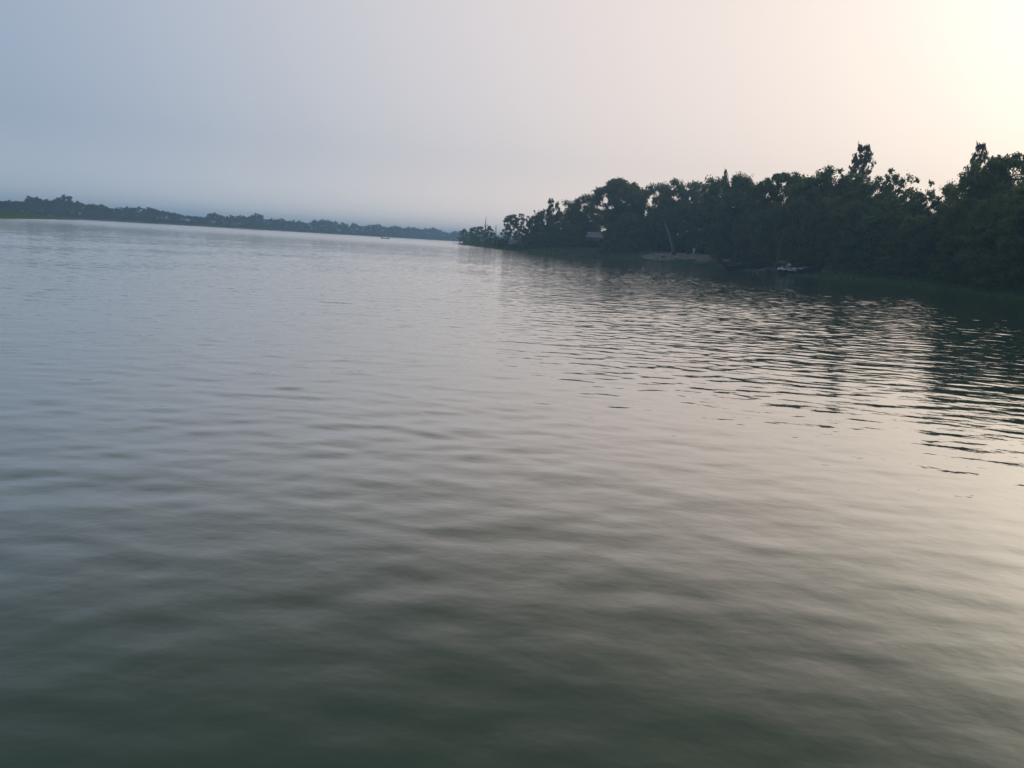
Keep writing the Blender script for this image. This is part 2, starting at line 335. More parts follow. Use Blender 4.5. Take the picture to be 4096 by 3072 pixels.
# ------------------------------------------------------------------ far bank, grassy spit
FAR_PX = [(-420, 330), (-150, 385), (0, 430), (74, 470), (200, 560), (300, 660), (385, 780), (456, 900), (540, 1050), (680, 1250), (1000, 1500)]
def far_dist(px): return float(np.interp(px, [a for a, _ in FAR_PX], [b for _, b in FAR_PX]))
def far_point(px, back=0, z=0):
    v = ray(px, horizon_y(px)); d = far_dist(px)+back; s = d/math.hypot(v.x, v.y); return Vector((v.x*s, v.y*s, z))
def build_far_bank():
    rg = np.random.default_rng(9); px = np.arange(-420, 1000, 5); prof = [(-8, -1), (0, 0), (1.5, .5), (5, 1.2), (12, 1.5), (60, 1.8), (400, 2), (1400, 3)]
    V = []; nj = len(prof)
    for x in px:
        j = rg.normal(0, 2.0)
        for o, z in prof: V.append(far_point(x, o+j*(abs(o) < 20), z+(rg.normal(0, .15) if 1 < o < 50 else 0)))
    idx = np.arange(len(px)*nj).reshape(len(px), nj)
    Fq = np.stack([idx[:-1, :-1], idx[:-1, 1:], idx[1:, 1:], idx[1:, :-1]], -1).reshape(-1, 4)
    tag(obj('far_bank', smooth(mesh_np('far_bank', V, Fq)), M['far_bank']), kind='structure')
build_far_bank()
SPIT = [(-120, 205.5, 2.6), (-60, 213, 2.6), (0, 218.4, 2.1), (18, 218.6, 1.8), (38, 219.0, 1.1), (56, 219.4, 0.7), (68, 219.7, 0.6), (75, 219.9, 0.25)]
def build_spit():
    rg = np.random.default_rng(2); V, pts = [], []
    xs = np.arange(-120, 75.1, 1.5); prof = [(-2, -.4), (0, 0), (2, .35), (6, .75), (14, 1), (26, .9), (34, .2), (38, -.5)]
    for x in xs:
        y = np.interp(x, [s[0] for s in SPIT], [s[1] for s in SPIT]); h = np.interp(x, [s[0] for s in SPIT], [s[2] for s in SPIT])
        p = on_water(x, y); d = math.hypot(p.x, p.y)
        for o, z in prof:
            s = (d+o+rg.normal(0, .4))/d; zz = z*h*(1+rg.normal(0, .06)) if z > 0 else z; V.append((p.x*s, p.y*s, zz))
            if 0 <= o < 20:
                for _ in range(45):
                    o2 = o+rg.uniform(0, 6); s2 = (d+o2)/d; q = rg.normal(0, 0.5, 2)
                    z2 = float(np.interp(o2, [a for a, _ in prof], [b for _, b in prof]))*h*0.9
                    pts.append((p.x*s2+q[0], p.y*s2+q[1], max(z2, 0)-0.05))
    nj = len(prof); idx = np.arange(len(xs)*nj).reshape(len(xs), nj)
    Fq = np.stack([idx[:-1, :-1], idx[:-1, 1:], idx[1:, 1:], idx[1:, :-1]], -1).reshape(-1, 4)
    tag(obj('grass_spit', smooth(mesh_np('grass_spit', V, Fq)), M['spit']), kind='structure')
    blades('spit_grass', pts, 0.15, 0.5, M['grass'], 14, 0.09, 'green grass covering the low spit at left edge')
build_spit()

# ------------------------------------------------------------------ trees
def leaf_cloud(C, Rr, n, leaf, seed, droop=0.0, shell=0.5, aspect=0.55):
    rg = np.random.default_rng(seed); C = np.repeat(np.asarray(C, float), n, 0); Rr = np.repeat(np.asarray(Rr, float), n, 0); k = len(C)
    u = rg.normal(size=(k, 3)); u /= np.linalg.norm(u, axis=1, keepdims=True)
    # leaves sit in sprays of ten along small twigs that point outwards
    tw = np.repeat(np.arange(0, k, 10), 10)[:k]; u = u[tw]; rad = (rg.random(k)**shell*0.8)[tw]
    P = C+Rr*u*(rad+rg.uniform(-.28, .22, k))[:, None]+rg.normal(size=(k, 3))*Rr.mean(1, keepdims=True)*0.13
    nn = u*0.7+rg.normal(size=(k, 3))*0.7+np.array([0, 0, .45]); nn /= np.linalg.norm(nn, axis=1, keepdims=True)
    t = np.cross(nn, rg.normal(size=(k, 3))+np.array([0, 0, 0.001])); t[:, 2] -= droop; t /= np.linalg.norm(t, axis=1, keepdims=True)
    b = np.cross(nn, t); L = leaf*(0.55+0.9*rg.random(k))[:, None]
    V = np.stack([P-t*L*.5, P+b*L*aspect*.5, P+t*L*.5, P-b*L*aspect*.5], 1).reshape(-1, 3)
    return V, np.arange(k*4).reshape(k, 4)
def crown_and_trunk(kind, seed):
    """a tree 10 m tall standing at the origin; returns crown mesh, trunk mesh, nominal width"""
    rg = np.random.default_rng(seed); C, Rr = [], []; n = 300; leaf = 0.235; droop = 0.0; shell = 0.5; th = 3.0; tr = 0.24
    if kind == 'round':
        for _ in range(58):
            u = rg.normal(size=3); u /= np.linalg.norm(u); q = rg.random()**0.35
            c = np.array([0, 0, 5.7])+u*np.array([3.2, 3.2, 3.6])*q; C.append(c); s = rg.uniform(.65, 1.25); Rr.append([s, s, s*.8])
        W = 8.0
    elif kind == 'dense':
        for _ in range(100):
            z = rg.uniform(.6, 9.2); rmax = 3.4*math.sqrt(max(0.05, 1-((z-4.2)/5.4)**2)); a = rg.uniform(0, 6.28); q = rg.random()**.4
            C.append([rmax*q*math.cos(a), rmax*q*math.sin(a), z]); s = rg.uniform(.6, 1.15); Rr.append([s, s, s*.85])
        W = 8.0; th = 1.5
    elif kind == 'umbrella':
        for _ in range(80):
            a = rg.uniform(0, 6.28); q = math.sqrt(rg.random()); r = 5.2*q; z = 9.0-2.0*q*q-abs(rg.normal(0, .7))
            C.append([r*math.cos(a), r*math.sin(a), z]); s = rg.uniform(.7, 1.25); Rr.append([s, s, s*.48])
        for _ in range(26):
            a = rg.uniform(0, 6.28); r = rg.uniform(0.5, 4.8); C.append([r*math.cos(a), r*math.sin(a), rg.uniform(4.2, 7.0)]); s = rg.uniform(.5, 1.0); Rr.append([s, s, s*.5])
        W = 11.6; th = 4.6; n = 220; leaf = .25
    elif kind == 'tall':
        for _ in range(115):
            z = 2.6+7.2*rg.random()**.75; rm = 2.3*math.sqrt(min(1.0, max(0.0, (10.0-z)/4.4)))**1.25+.1; a = rg.uniform(0, 6.28); q = rg.random()**.5
            C.append([rm*q*math.cos(a), rm*q*math.sin(a), z]); s = rg.uniform(.25, .52); Rr.append([s, s, s*1.1])
        W = 5.0; n = 78; leaf = .20; droop = .7; th = 7.5; tr = .17; shell = .6
    elif kind == 'airy':
        for _ in range(64):
            u = rg.normal(size=3); u /= np.linalg.norm(u); q = rg.random()**0.4
            c = np.array([0, 0, 6.6])+u*np.array([3.4, 3.4, 2.9])*q; C.append(c); s = rg.uniform(.45, .95); Rr.append([s, s, s*.6])
        W = 8.0; n = 150; leaf = .24; th = 4.0
    elif kind == 'column':
        for _ in range(44):
            z = rg.uniform(2.0, 9.6); rm = 1.5*math.sqrt(max(.08, 1-((z-5.8)/4.4)**2)); a = rg.uniform(0, 6.28); q = rg.random()**.5
            C.append([rm*q*math.cos(a), rm*q*math.sin(a), z]); s = rg.uniform(.4, .75); Rr.append([s, s, s])
        W = 4.2; n = 150; leaf = .24; th = 6; droop = .4
    elif kind == 'bushy':       # foliage down to the ground, layered sprays
        for _ in range(66):
            z = rg.uniform(.3, 9.3); rm = 4.4*math.sqrt(max(.05, 1-(z/9.9)**1.6)); a = rg.uniform(0, 6.28); q = rg.random()**.38
            C.append([rm*q*math.cos(a), rm*q*math.sin(a), z]); s = rg.uniform(.7, 1.35); Rr.append([s, s, s*.55])
        W = 10.0; th = 2; n = 200; leaf = .34; droop = .25
    elif kind == 'far':
        for _ in range(26):
            u = rg.normal(size=3); u /= np.linalg.norm(u); q = rg.random()**0.35
            C.append(np.array([0, 0, 5.4])+u*np.array([3.0, 3.0, 3.8])*q); s = rg.uniform(.7, 1.4); Rr.append([s, s, s*.8])
        W = 8.0; n = 90; leaf = .60
    elif kind == 'far_flat':
        for _ in range(26):
            a = rg.uniform(0, 6.28); q = math.sqrt(rg.random()); r = 4.2*q; z = 8.7-2.6*q*q-abs(rg.normal(0, 1.5))
            C.append([r*math.cos(a), r*math.sin(a), max(2, z)]); s = rg.uniform(.7, 1.3); Rr.append([s, s, s*.7])
        W = 10.0; n = 90; leaf = .60
    elif kind == 'far_bush':
        for _ in range(24):
            z = rg.uniform(.2, 8.6); rm = 4.4*math.sqrt(max(.05, 1-(z/9.5)**1.8)); a = rg.uniform(0, 6.28); q = rg.random()**.4
            C.append([rm*q*math.cos(a), rm*q*math.sin(a), z]); s = rg.uniform(.9, 1.6); Rr.append([s, s, s*.7])
        W = 10.0; n = 100; leaf = .66; th = 2
    C = np.array(C); Rr = np.array(Rr)
    V, Fq = leaf_cloud(C, Rr, n, leaf, seed+100, droop, shell)
    V[:, 2] *= 10/np.quantile(V[:, 2], 0.9985); V[:, 2] = np.maximum(V[:, 2], 0.05)
    cm = mesh_np(kind+'_crown', V, Fq)
    mb = MB(); top = 8.6 if kind in ('tall', 'column') else 6.4; r2 = random.Random(seed)
    pts = [Vector((r2.gauss(0, .10)*i, r2.gauss(0, .10)*i, -0.4+i*(top+.4)/6)) for i in range(7)]
    mb.tube(pts, [tr*(1-.12*i)+(.1 if i == 0 else 0) for i in range(7)], 8)
    pick = sorted(range(len(C)), key=lambda i: -C[i][2])[::max(1, len(C)//14)]
    for i in pick:
        z0 = min(max(th*.8, C[i][2]-2.2-1.2*r2.random()), top-.3); f = (z0+.4)/(top+.4)*6; j = min(5, int(f)); s = pts[j].lerp(pts[j+1], f-j)
        e = Vector(C[i]); m = s.lerp(e, .5)+Vector((0, 0, -.25)); mb.tube([s, m, e], [.10, .06, .02], 5)
    return cm, mb.mesh(kind+'_trunk', True), W
PROTO = {}
def proto(kind, i):
    if (kind, i) not in PROTO: PROTO[(kind, i)] = crown_and_trunk(kind, 1000+sum(map(ord, kind))*7+i)
    return PROTO[(kind, i)]
def place_tree(name, base, h, width, kind, var, label, group, mat, cat='tree', bark='bark', lean=(0, 0)):
    cm, tm, W = proto(kind, var)
    t = empty(name, base, rnd.uniform(0, 6.28)); t.rotation_euler.x, t.rotation_euler.y = lean
    t.scale = (width/W, width/W, h/10)
    tag(t, label, cat, group)
    for nm, me, mt in (('crown', cm, mat), ('trunk', tm, bark)):
        if not me.materials: me.materials.append(M[mt])
        o = obj(nm, me, None, t); o.material_slots[0].link = 'OBJECT'; o.material_slots[0].material = M[mt]
    return t
def wood_tree(px, top, back, wpx, kind, label, mat='leaf', var=None, group=None, name='bank_tree', bark='bark', cat='tree'):
    p = at(px, top, shore_dist(px-(262-top)*0.11)+back); d = math.hypot(p.x, p.y); z0 = bank_z(p); zt = p.z
    wm = wpx*d/F_PX; h = zt-z0
    wm = max(wm, h*dict(round=.78, dense=.72, airy=.62, bushy=.6, umbrella=.9).get(kind, 0))
    return place_tree(name, (p.x, p.y, z0), h, wm, kind, rnd.randrange(3) if var is None else var, label, group, mat, cat, bark)

NEAR = [ # picture column, top, metres behind the water's edge, width in the picture, kind, foliage, label
    (465, 229.0, 8, 15, 'bushy', 'leaf_mid', 'leftmost leafy tree on the tip of the near bank, overhanging the water'),
    (474, 227.0, 10, 15, 'bushy', 'leaf', 'loose crowned tree second from the tip of the near bank'),
    (481, 226.5, 7, 16, 'bushy', 'leaf_mid', 'leafy green tree at the foot of the bare snag on the point'),
    (490, 226.0, 10, 15, 'bushy', 'leaf', 'leafy tree between the bare snag and the bare pole on the point'),
    (511, 214.5, 19, 24, 'bushy', 'leaf', 'solitary dark dome shaped tree on the point with narrowed top'),
    (520, 213.6, 25, 11, 'airy', 'leaf_pale', 'thin pale feathery tree standing right behind the dark dome shaped tree'),
    (530, 221.5, 16, 22, 'bushy', 'leaf', 'low dense tree filling the dip beside the dark dome shaped tree'),
    (536, 210.5, 20, 16, 'airy', 'leaf', 'gappy tree with sky showing through, left end of the wood'),
    (545, 209.5, 22, 20, 'dense', 'leaf', 'round tree just left of the narrow twin tree tops'),
    (551, 198.5, 24, 11, 'column', 'leaf_mid', 'narrow upright tree top, left and taller one of the twin spires'),
    (558, 201.5, 25, 9, 'column', 'leaf', 'narrow upright tree top, right and lower one of the twin spires'),
    (573, 199.0, 22, 24, 'round', 'leaf', 'round dark tree above and left of the tin roofed hut'),
    (588, 194.0, 26, 18, 'round', 'leaf', 'round dark tree standing directly above the tin roofed hut'),
    (622, 178.5, 28, 58, 'umbrella', 'leaf', 'broad umbrella crowned tree with many sky gaps, largest on skyline'),
    (626, 186.0, 36, 56, 'round', 'leaf', 'wide round tree seen through the gaps of the broad umbrella tree'),
    (660, 182.5, 24, 26, 'round', 'leaf', 'round tree joining the right edge of the broad umbrella tree'),
    (678, 179.5, 22, 32, 'round', 'leaf', 'wide round tree on the skyline above the leaning trunk'),
    (692, 181.0, 30, 15, 'airy', 'leaf_pale', 'thin gappy tree on the skyline above the person in white'),
    (707, 178.5, 24, 19, 'round', 'leaf', 'round tree on the skyline just left of the feathery thin spire'),
    (726, 169.5, 30, 13, 'tall', 'leaf_pale', 'feathery thin spire of a tree above the left moored boat'),
    (727, 181.0, 18, 36, 'dense', 'leaf', 'big dense dark tree right behind the left moored boat'),
    (741, 174.5, 24, 24, 'dense', 'leaf', 'dense tree with pointed top right of the feathery thin spire'),
    (755, 188.0, 26, 12, 'column', 'leaf', 'small narrow tree in the skyline dip between the two boats'),
    (764, 187.5, 28, 10, 'airy', 'leaf', 'tiny loose tree top left of the flat spreading canopy'),
    (790, 173.0, 28, 54, 'umbrella', 'leaf', 'flat spreading canopy tree above the right moored boat'),
    (812, 178.0, 22, 40, 'round', 'leaf', 'round dark tree under the right end of flat spreading canopy'),
    (833, 168.5, 26, 24, 'round', 'leaf', 'uneven tree left of the tall pointed tree'),
    (846, 170.5, 30, 20, 'airy', 'leaf', 'gappy tree touching the left foot of the tall pointed tree'),
    (865, 144.5, 34, 36, 'tall', 'leaf_pale', 'tall pointed tree rising well above the wood'),
    (870, 176.0, 22, 40, 'round', 'leaf', 'dark dome shaped tree in front of the tall pointed tree'),
    (893, 170.5, 30, 28, 'airy', 'leaf', 'loose flat topped tree right of the tall pointed tree'),
    (925, 179.0, 26, 44, 'airy', 'leaf', 'wide gappy tree with sky showing through its lower crown'),
    (953, 182.0, 30, 14, 'column', 'leaf_pale', 'small drooping tree top in the lowest dip of the right skyline'),
    (966, 181.0, 24, 26, 'round', 'leaf', 'round tree just left of the airy spire near right edge'),
    (982, 143.0, 30, 26, 'tall', 'leaf_pale', 'airy tall spire of a tree near the right edge'),
    (978, 180.0, 18, 40, 'round', 'leaf', 'dark dome shaped tree in front of the airy spire'),
    (1012, 155.0, 24, 56, 'umbrella', 'leaf', 'big loose umbrella crowned tree at the right edge'),
    (1026, 185.0, 16, 50, 'round', 'leaf', 'dark round tree cut by the right edge below the umbrella crown'),
    (877, 216.0, 12, 52, 'bushy', 'leaf_mid', 'bushy green tree sweeping down to water right of the boats'),
    (908, 221.0, 12, 50, 'bushy', 'leaf_mid', 'second bushy green waterside tree right of the boats'),
    (938, 227.0, 12, 52, 'bushy', 'leaf_mid', 'low bushy green waterside tree, third right of the boats'),
    (972, 222.0, 12, 60, 'bushy', 'leaf_mid', 'bushy green waterside tree, second from the right edge'),
    (1012, 213.0, 13, 76, 'bushy', 'leaf_mid', 'tall bushy green waterside tree at the right edge'),
]
for i, (px, top, back, w, kind, mat, label) in enumerate(NEAR):
    if 652 < px < 716: back += 10                # the landing is open ground: the wood stands behind it
    wood_tree(px, top, back, w, kind, label, mat, var=i % 3, group='trees of the wood on near bank',
              bark='bark_pale' if mat == 'leaf_pale' else 'bark')
# trees deeper in the wood and past the frame: they close the wood behind the skyline trees
sky_x = [525, 545, 573, 588, 622, 660, 690, 720, 741, 760, 790, 830, 870, 900, 930, 955, 980, 1020, 1100]
sky_y = [226, 216, 206, 203, 197, 192, 192, 186, 185, 200, 190, 183, 182, 186, 200, 200, 184, 178, 175]
px = 530; rank = {0: 0, 1: 0}
while px < 1120:
    wpx = rnd.uniform(22, 34)*(1+max(0, px-800)/500)
    top = float(np.interp(px, sky_x, sky_y))+rnd.uniform(3, 14)
    for back in (rnd.uniform(12, 17), rnd.uniform(30, 46)):
        if back < 18 and (576 < px < 608 or 640 < px < 724): continue
        rk = int(back > 18); rank[rk] += 1
        wood_tree(px+rnd.uniform(-4, 4), top+(rnd.uniform(4, 16) if back < 18 else 0), back, wpx, rnd.choice(['dense', 'dense', 'round']),
                  f"dark tree, {ordinal(rank[rk])} from left in {['front', 'rear'][rk]} rank of the near wood", 'leaf', group='trees deep in the near bank wood')
    px += wpx*0.55
for px in (1075, 1130, 1200):
    wood_tree(px, 165, 20, 90, 'dense', 'dark leafy tree of the near bank wood beyond the right edge', 'leaf', group='trees deep in the near bank wood')

# shrubs at the foot of the wood
SHRUBS = {}
def shrub(px, back, h, wm, mat='leaf_mid', label=None):
    label = label or 'low leafy shrub at the foot of the near bank wood'; SHRUBS[label] = SHRUBS.get(label, 0)+1
    label += f', {ordinal(SHRUBS[label])} from the left'; p = col_point(px, back); g = 'shrubs along the near bank'
    return place_tree('shrub', (p.x, p.y, bank_z(p)-0.1), h, wm, 'bushy', rnd.randrange(3), label, g, mat, 'shrub')
for px in np.arange(466, 660, 5.0):
    if 592 < px < 606 or px > 642: continue
    shrub(px+rnd.uniform(-2, 2), rnd.uniform(9, 17), rnd.uniform(1.6, 3.6), rnd.uniform(3, 5.5), rnd.choice(['leaf', 'leaf_mid']), 'leafy shrub on the slope left of the landing')
for px in np.arange(622, 730, 7.0):
    shrub(px+rnd.uniform(-2, 2), rnd.uniform(31, 36), rnd.uniform(2.2, 4.2), rnd.uniform(4, 6), 'leaf', 'dark shrub standing behind the landing')
for px in np.arange(722, 1060, 8.0):
    shrub(px+rnd.uniform(-3, 3), rnd.uniform(9, 14), rnd.uniform(1.6, 3.4), rnd.uniform(3, 5), rnd.choice(['leaf', 'leaf_mid']), 'shrub at foot of the wood behind the boats and rightwards')
for px in np.arange(826, 1040, 11.0):
    shrub(px+rnd.uniform(-3, 3), rnd.uniform(7, 10), rnd.uniform(0.9, 2.0), rnd.uniform(2, 3.4), 'leaf_mid', 'low green shrub close to the water at the right')

for px in np.arange(524, 1060, 9.0):
    shrub(px+rnd.uniform(-3, 3), rnd.uniform(33, 42), rnd.uniform(4.0, 6.5), rnd.uniform(7, 9), 'leaf', 'tall dark shrub behind the trunks of near bank wood')

# leaning trunk above the landing
def leaning_tree():
    d = shore_dist(674)+back_for(674, 2.05); b = at(674.2, 254.5, d); t = at(664.5, 222, d+3); zb = bank_z(b); r = empty('leaning_tree', (b.x, b.y, zb))
    tag(r, 'grey trunk leaning left out of the sandy landing', 'tree', 'trees of the wood on near bank')
    v = t-b; MB().tube([(0, 0, -.4), v*.3+Vector((.1, 0, 0)), v*.65+Vector((.12, 0, 0)), v, v*1.25], [.42, .33, .27, .22, .14], 9).build('trunk', M['bark_pale'], r, sm=True)
    rg = np.random.default_rng(77); C = np.array(v)*1.2+rg.normal(size=(30, 3))*[1.7, 1.7, 1.3]; V, Fq = leaf_cloud(C, np.tile([1.0, 1.0, .7], (30, 1)), 110, .36, 5)
    obj('crown', mesh_np('leaning_crown', V, Fq), M['leaf'], r)
    for k in range(5):
        e = Vector(C[k*5]); MB().tube([v*.9, (v*.9).lerp(e, .5), e], [.12, .08, .03], 5).build('limb', M['bark_pale'], r, sm=True)
leaning_tree()

# bare snags and poles
def snag(px, base_y, top_y, d, pts, label, name='dead_snag'):
    """pts: branches as lists of (picture x, picture y, radius m)"""
    b = at(px, base_y, d); zb = bank_z(b); r = empty(name, (b.x, b.y, zb)); tag(r, label, 'tree')
    for i, br in enumerate(pts):
        P = [at(x, y, d)-Vector((b.x, b.y, zb)) for x, y, _ in br]
        if i == 0: P = [Vector((0, 0, -.3))]+P; rad = [br[0][2]*1.2]+[q[2] for q in br]
        else: rad = [q[2] for q in br]
        MB().tube(P, rad, 6).build('trunk' if i == 0 else 'branch', M['bark'], r, sm=True)
    return r
d_ = shore_dist(486)+19
snag(485.4, 240, 218, d_, [[(485.2, 232, .22), (485.4, 227.5, .19), (485.2, 224, .14), (485.9, 221.5, .12), (485.7, 219, .08), (486.6, 216, .03)],
     [(485.4, 227.5, .14), (486.8, 225.6, .10), (487.2, 223.2, .05)], [(486.6, 226, .08), (487.8, 224.6, .04)], [(485.8, 220, .08), (484.9, 218.8, .03)], [(485.3, 227, .12), (484.2, 225.2, .04)]],
     'bare forked dead tree poking above the leafy point')
d_ = shore_dist(460)+2.5
snag(459.9, 243.3, 237, d_, [[(459.9, 241.5, .24), (459.6, 239, .22), (459.2, 237.9, .17), (458, 237.4, .14), (456.2, 237.6, .06)], [(459.6, 239.6, .12), (461.2, 238.6, .05)], [(458.2, 237.5, .1), (457.6, 238.6, .04)]],
     'bent dead trunk hanging over water at the very tip of the bank')
def pole(name, p0, p1, r, mat, label, cat='pole', group=None):
    p0, p1 = Vector(p0), Vector(p1); v = p1-p0
    m = MB(); n = 6; m.tube([v*(i/n) for i in range(n+1)], [r*(1-.5*i/n)*(1.12 if i % 2 else 1) for i in range(n+1)], 6)
    return tag(m.build(name, M[mat], None, p0, True), label, cat, group)
d_ = shore_dist(496)+14; b = at(496.2, 242, d_); t = at(496.0, 225.2, d_); pole('bare_pole', (b.x, b.y, bank_z(b)-.3), t, .17, 'bark', 'dark upright pole standing between the point trees and dome tree')
b = on_water(453.4, 244.6); t = at(453.3, 240.6, math.hypot(b.x, b.y)); pole('river_stake', b-Vector((0, 0, .6)), t, .07, 'bark', 'thin stake sticking out of the river off the point')

# ------------------------------------------------------------------ far bank trees
FX = np.array([-300, 0, 30, 50, 80, 95, 130, 145, 160, 190, 215, 240, 290, 330, 370, 385, 410, 440, 455, 475, 490, 510, 550, 575, 620, 670, 700, 720, 760, 800, 830, 870, 900, 940, 985, 1060, 1300])*.463
FY = np.array([418, 431, 430, 423, 421, 430, 424, 415, 430, 434, 438, 443, 446, 449, 452, 460, 466, 466, 458, 464, 459, 462, 459, 469, 471, 474, 468, 477, 481, 481, 485, 489, 491, 492, 495, 500, 515])*.463
px, k = -60.0, 0
while px < 560:
    w = rnd.uniform(10, 18)*(1-.35*min(1, max(0, px)/480)); top = float(np.interp(px, FX, FY))+rnd.uniform(-.6, 3.2)
    vis = 0 < px < 462
    if vis: k += 1
    p = far_point(px, rnd.uniform(14, 30)); d = math.hypot(p.x, p.y); zt = at(px, top, d).z; h = max(5, zt-1.6)
    kind = rnd.choice(['far', 'far', 'far_flat'])
    lab = f'hazy blue tree, {ordinal(k)} from the left in the far bank row' if vis else 'hazy blue tree of the far bank beyond the view'
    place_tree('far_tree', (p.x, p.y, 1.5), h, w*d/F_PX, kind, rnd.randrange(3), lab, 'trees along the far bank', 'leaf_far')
    q = far_point(px+w*.3, rnd.uniform(4, 9)); dq = math.hypot(q.x, q.y)
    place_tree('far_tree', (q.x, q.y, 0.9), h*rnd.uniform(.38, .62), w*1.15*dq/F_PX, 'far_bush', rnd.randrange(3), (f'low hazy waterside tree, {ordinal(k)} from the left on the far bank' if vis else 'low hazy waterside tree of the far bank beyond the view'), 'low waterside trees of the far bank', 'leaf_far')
    q = far_point(px+w*.2, rnd.uniform(45, 90)); dq = math.hypot(q.x, q.y)
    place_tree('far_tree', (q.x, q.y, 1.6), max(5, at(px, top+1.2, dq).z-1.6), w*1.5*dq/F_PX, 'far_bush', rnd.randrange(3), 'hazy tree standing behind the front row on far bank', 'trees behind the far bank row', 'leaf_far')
    px += w*rnd.uniform(.42, .62)

# ------------------------------------------------------------------ far houses
def far_house(px, wpx, hpx, label, back=8.0, wall='farwall', roof='farroof'):
    p = far_point(px, back, 0.7); d = math.hypot(p.x, p.y); w = max(3.0, wpx*d/F_PX); h = 2.2; dp = 4.0
    r = empty('far_house', p, -math.atan2(p.x, p.y)+rnd.uniform(-.2, .2)); tag(r, label, 'house', 'houses along the far bank')
    MB().box((0, dp/2, h/2), (w, dp, h)).build('wall', M[wall], r)
    for s in (0, 1):
        y0, y1 = (-.5, dp/2) if s == 0 else (dp+.5, dp/2)
        MB().prism([(-w/2-.3, y0, h-.15), (w/2+.3, y0, h-.15), (w/2+.3, y1, h+1.3), (-w/2-.3, y1, h+1.3)], (0, 0, .08)).build('roof', M[roof], r)
    MB().box((w*.1, -.02, .95), (.9, .06, 1.9)).build('door', M['dark'], r)
    MB().box((-w*.28, -.02, 1.4), (.7, .06, .7)).build('window', M['dark'], r)
for a in [(76, 8, 2.0, 'pale long roofed house just beyond the tip of the grassy spit'), (160, 4.5, 2.2, 'pale far house, left one of the close pair on far bank'),
          (167.5, 3.5, 2.0, 'pale far house, right one of the close pair on far bank'), (185, 8, 2.4, 'dull pinkish long low house on the far bank'),
          (213, 4, 2.2, 'small pale house alone left of the white double roofs'), (231, 6, 2.4, 'pale far house, left of the white double roofs'),
          (239, 5, 2.0, 'pale far house, right of the white double roofs'), (284, 5, 1.6, 'faint low house midway along the far bank'),
          (310, 4, 2.2, 'small square pale house on the far bank left of the rowing boat'), (337, 7, 1.8, 'pale long house on the far bank nearest the rowing boat'),
          (377, 3, 1.6, 'tiny pale hut on far bank right above the rowing boat')]:
    far_house(*a)

# ------------------------------------------------------------------ huts on the near bank
def sheet_roof(r, pts, n, mat, name='roof_sheet', th=.05):
    """n sheets side by side across a sloping quad pts = eave a, eave b, ridge b, ridge a; alternate sheets lap 15 mm proud"""
    a, b, c, d = map(Vector, pts)
    for i in range(n):
        q = [a.lerp(b, i/n), a.lerp(b, (i+1)/n), d.lerp(c, (i+1)/n), d.lerp(c, i/n)]; up = Vector((0, 0, .015*(i % 2)))
        MB().prism([v+up for v in q], (0, 0, th)).build(name, M[mat], r)
def hut(px, back, base_z, w, dp, wall_h, ridge_h, rot, label, roof='tin', wall='mudwall', awning=False, n=7):
    p = col_point(px, back); r = empty('hut', (p.x, p.y, base_z if base_z else bank_z(p)-.1), rot); tag(r, label, 'hut')
    MB().box((0, dp/2, wall_h/2), (w, dp, wall_h)).build('wall', M[wall], r)
    MB().prism([(-w/2, 0, wall_h), (-w/2, dp, wall_h), (-w/2, dp/2, ridge_h-.1)], (w, 0, 0)).build('gable', M[wall], r)
    rf = MB().box((0, dp/2, ridge_h+.05), (w+.7, .16, .06)).build('roof', M[roof], r)
    e, o = .45, .35; sl = (ridge_h-wall_h)/(dp/2); ze = wall_h-e*sl+.06
    sheet_roof(rf, [(-w/2-o, -e, ze), (w/2+o, -e, ze), (w/2+o, dp/2, ridge_h), (-w/2-o, dp/2, ridge_h)], n, roof)
    sheet_roof(rf, [(w/2+o, dp+e, ze), (-w/2-o, dp+e, ze), (-w/2-o, dp/2, ridge_h), (w/2+o, dp/2, ridge_h)], n, roof)
    MB().box((w*.18, -.03, .95), (.9, .07, 1.9)).build('door', M['dark'], r)
    MB().box((-w*.25, -.03, 1.35), (.7, .07, .6)).build('window', M['dark'], r)
    if awning:
        sheet_roof(r, [(-w/2-.6, -2.3, wall_h-1.05), (w/2-.6, -2.3, wall_h-1.05), (w/2+.1, -.1, wall_h-.45), (-w/2-.1, -.1, wall_h-.45)], n, 'tin_dull', 'awning_sheet')
        for x in (-w/2-.4, -.3, w/2-.8): MB().tube([(x, -2.2, -.3), (x, -2.2, wall_h-1.03)], [.07, .07], 6).build('post', M['bamboo'], r)
    return r
az = math.atan2(col_point(592, 25).x, col_point(592, 25).y)
hut(592.5, 24, 2.6, 4.2, 4.0, 2.65, 3.9, -az-.15, 'tin roofed hut half hidden under the trees above the slope', awning=True)
az = math.atan2(col_point(515, 20).x, col_point(515, 20).y)
hut(514.5, 15, None, 3.6, 3.0, 1.6, 2.7, -az, 'low grey roofed hut right under the dark dome shaped tree', roof='tin_dull', n=5)
hut(502.5, 14, None, 4.2, 3.0, 1.3, 2.5, -az+.1, 'dark thatched shelter left of the dome shaped tree', roof='thatch', n=5)
b = at(597.2, 249.5, shore_dist(597)+16); t = at(600.6, 238.6, shore_dist(597)+17)
pole('leaning_pole', (b.x, b.y, bank_z(b)-.3), t, .11, 'bark_pale', 'pale crooked pole leaning in front of the tin roofed hut')

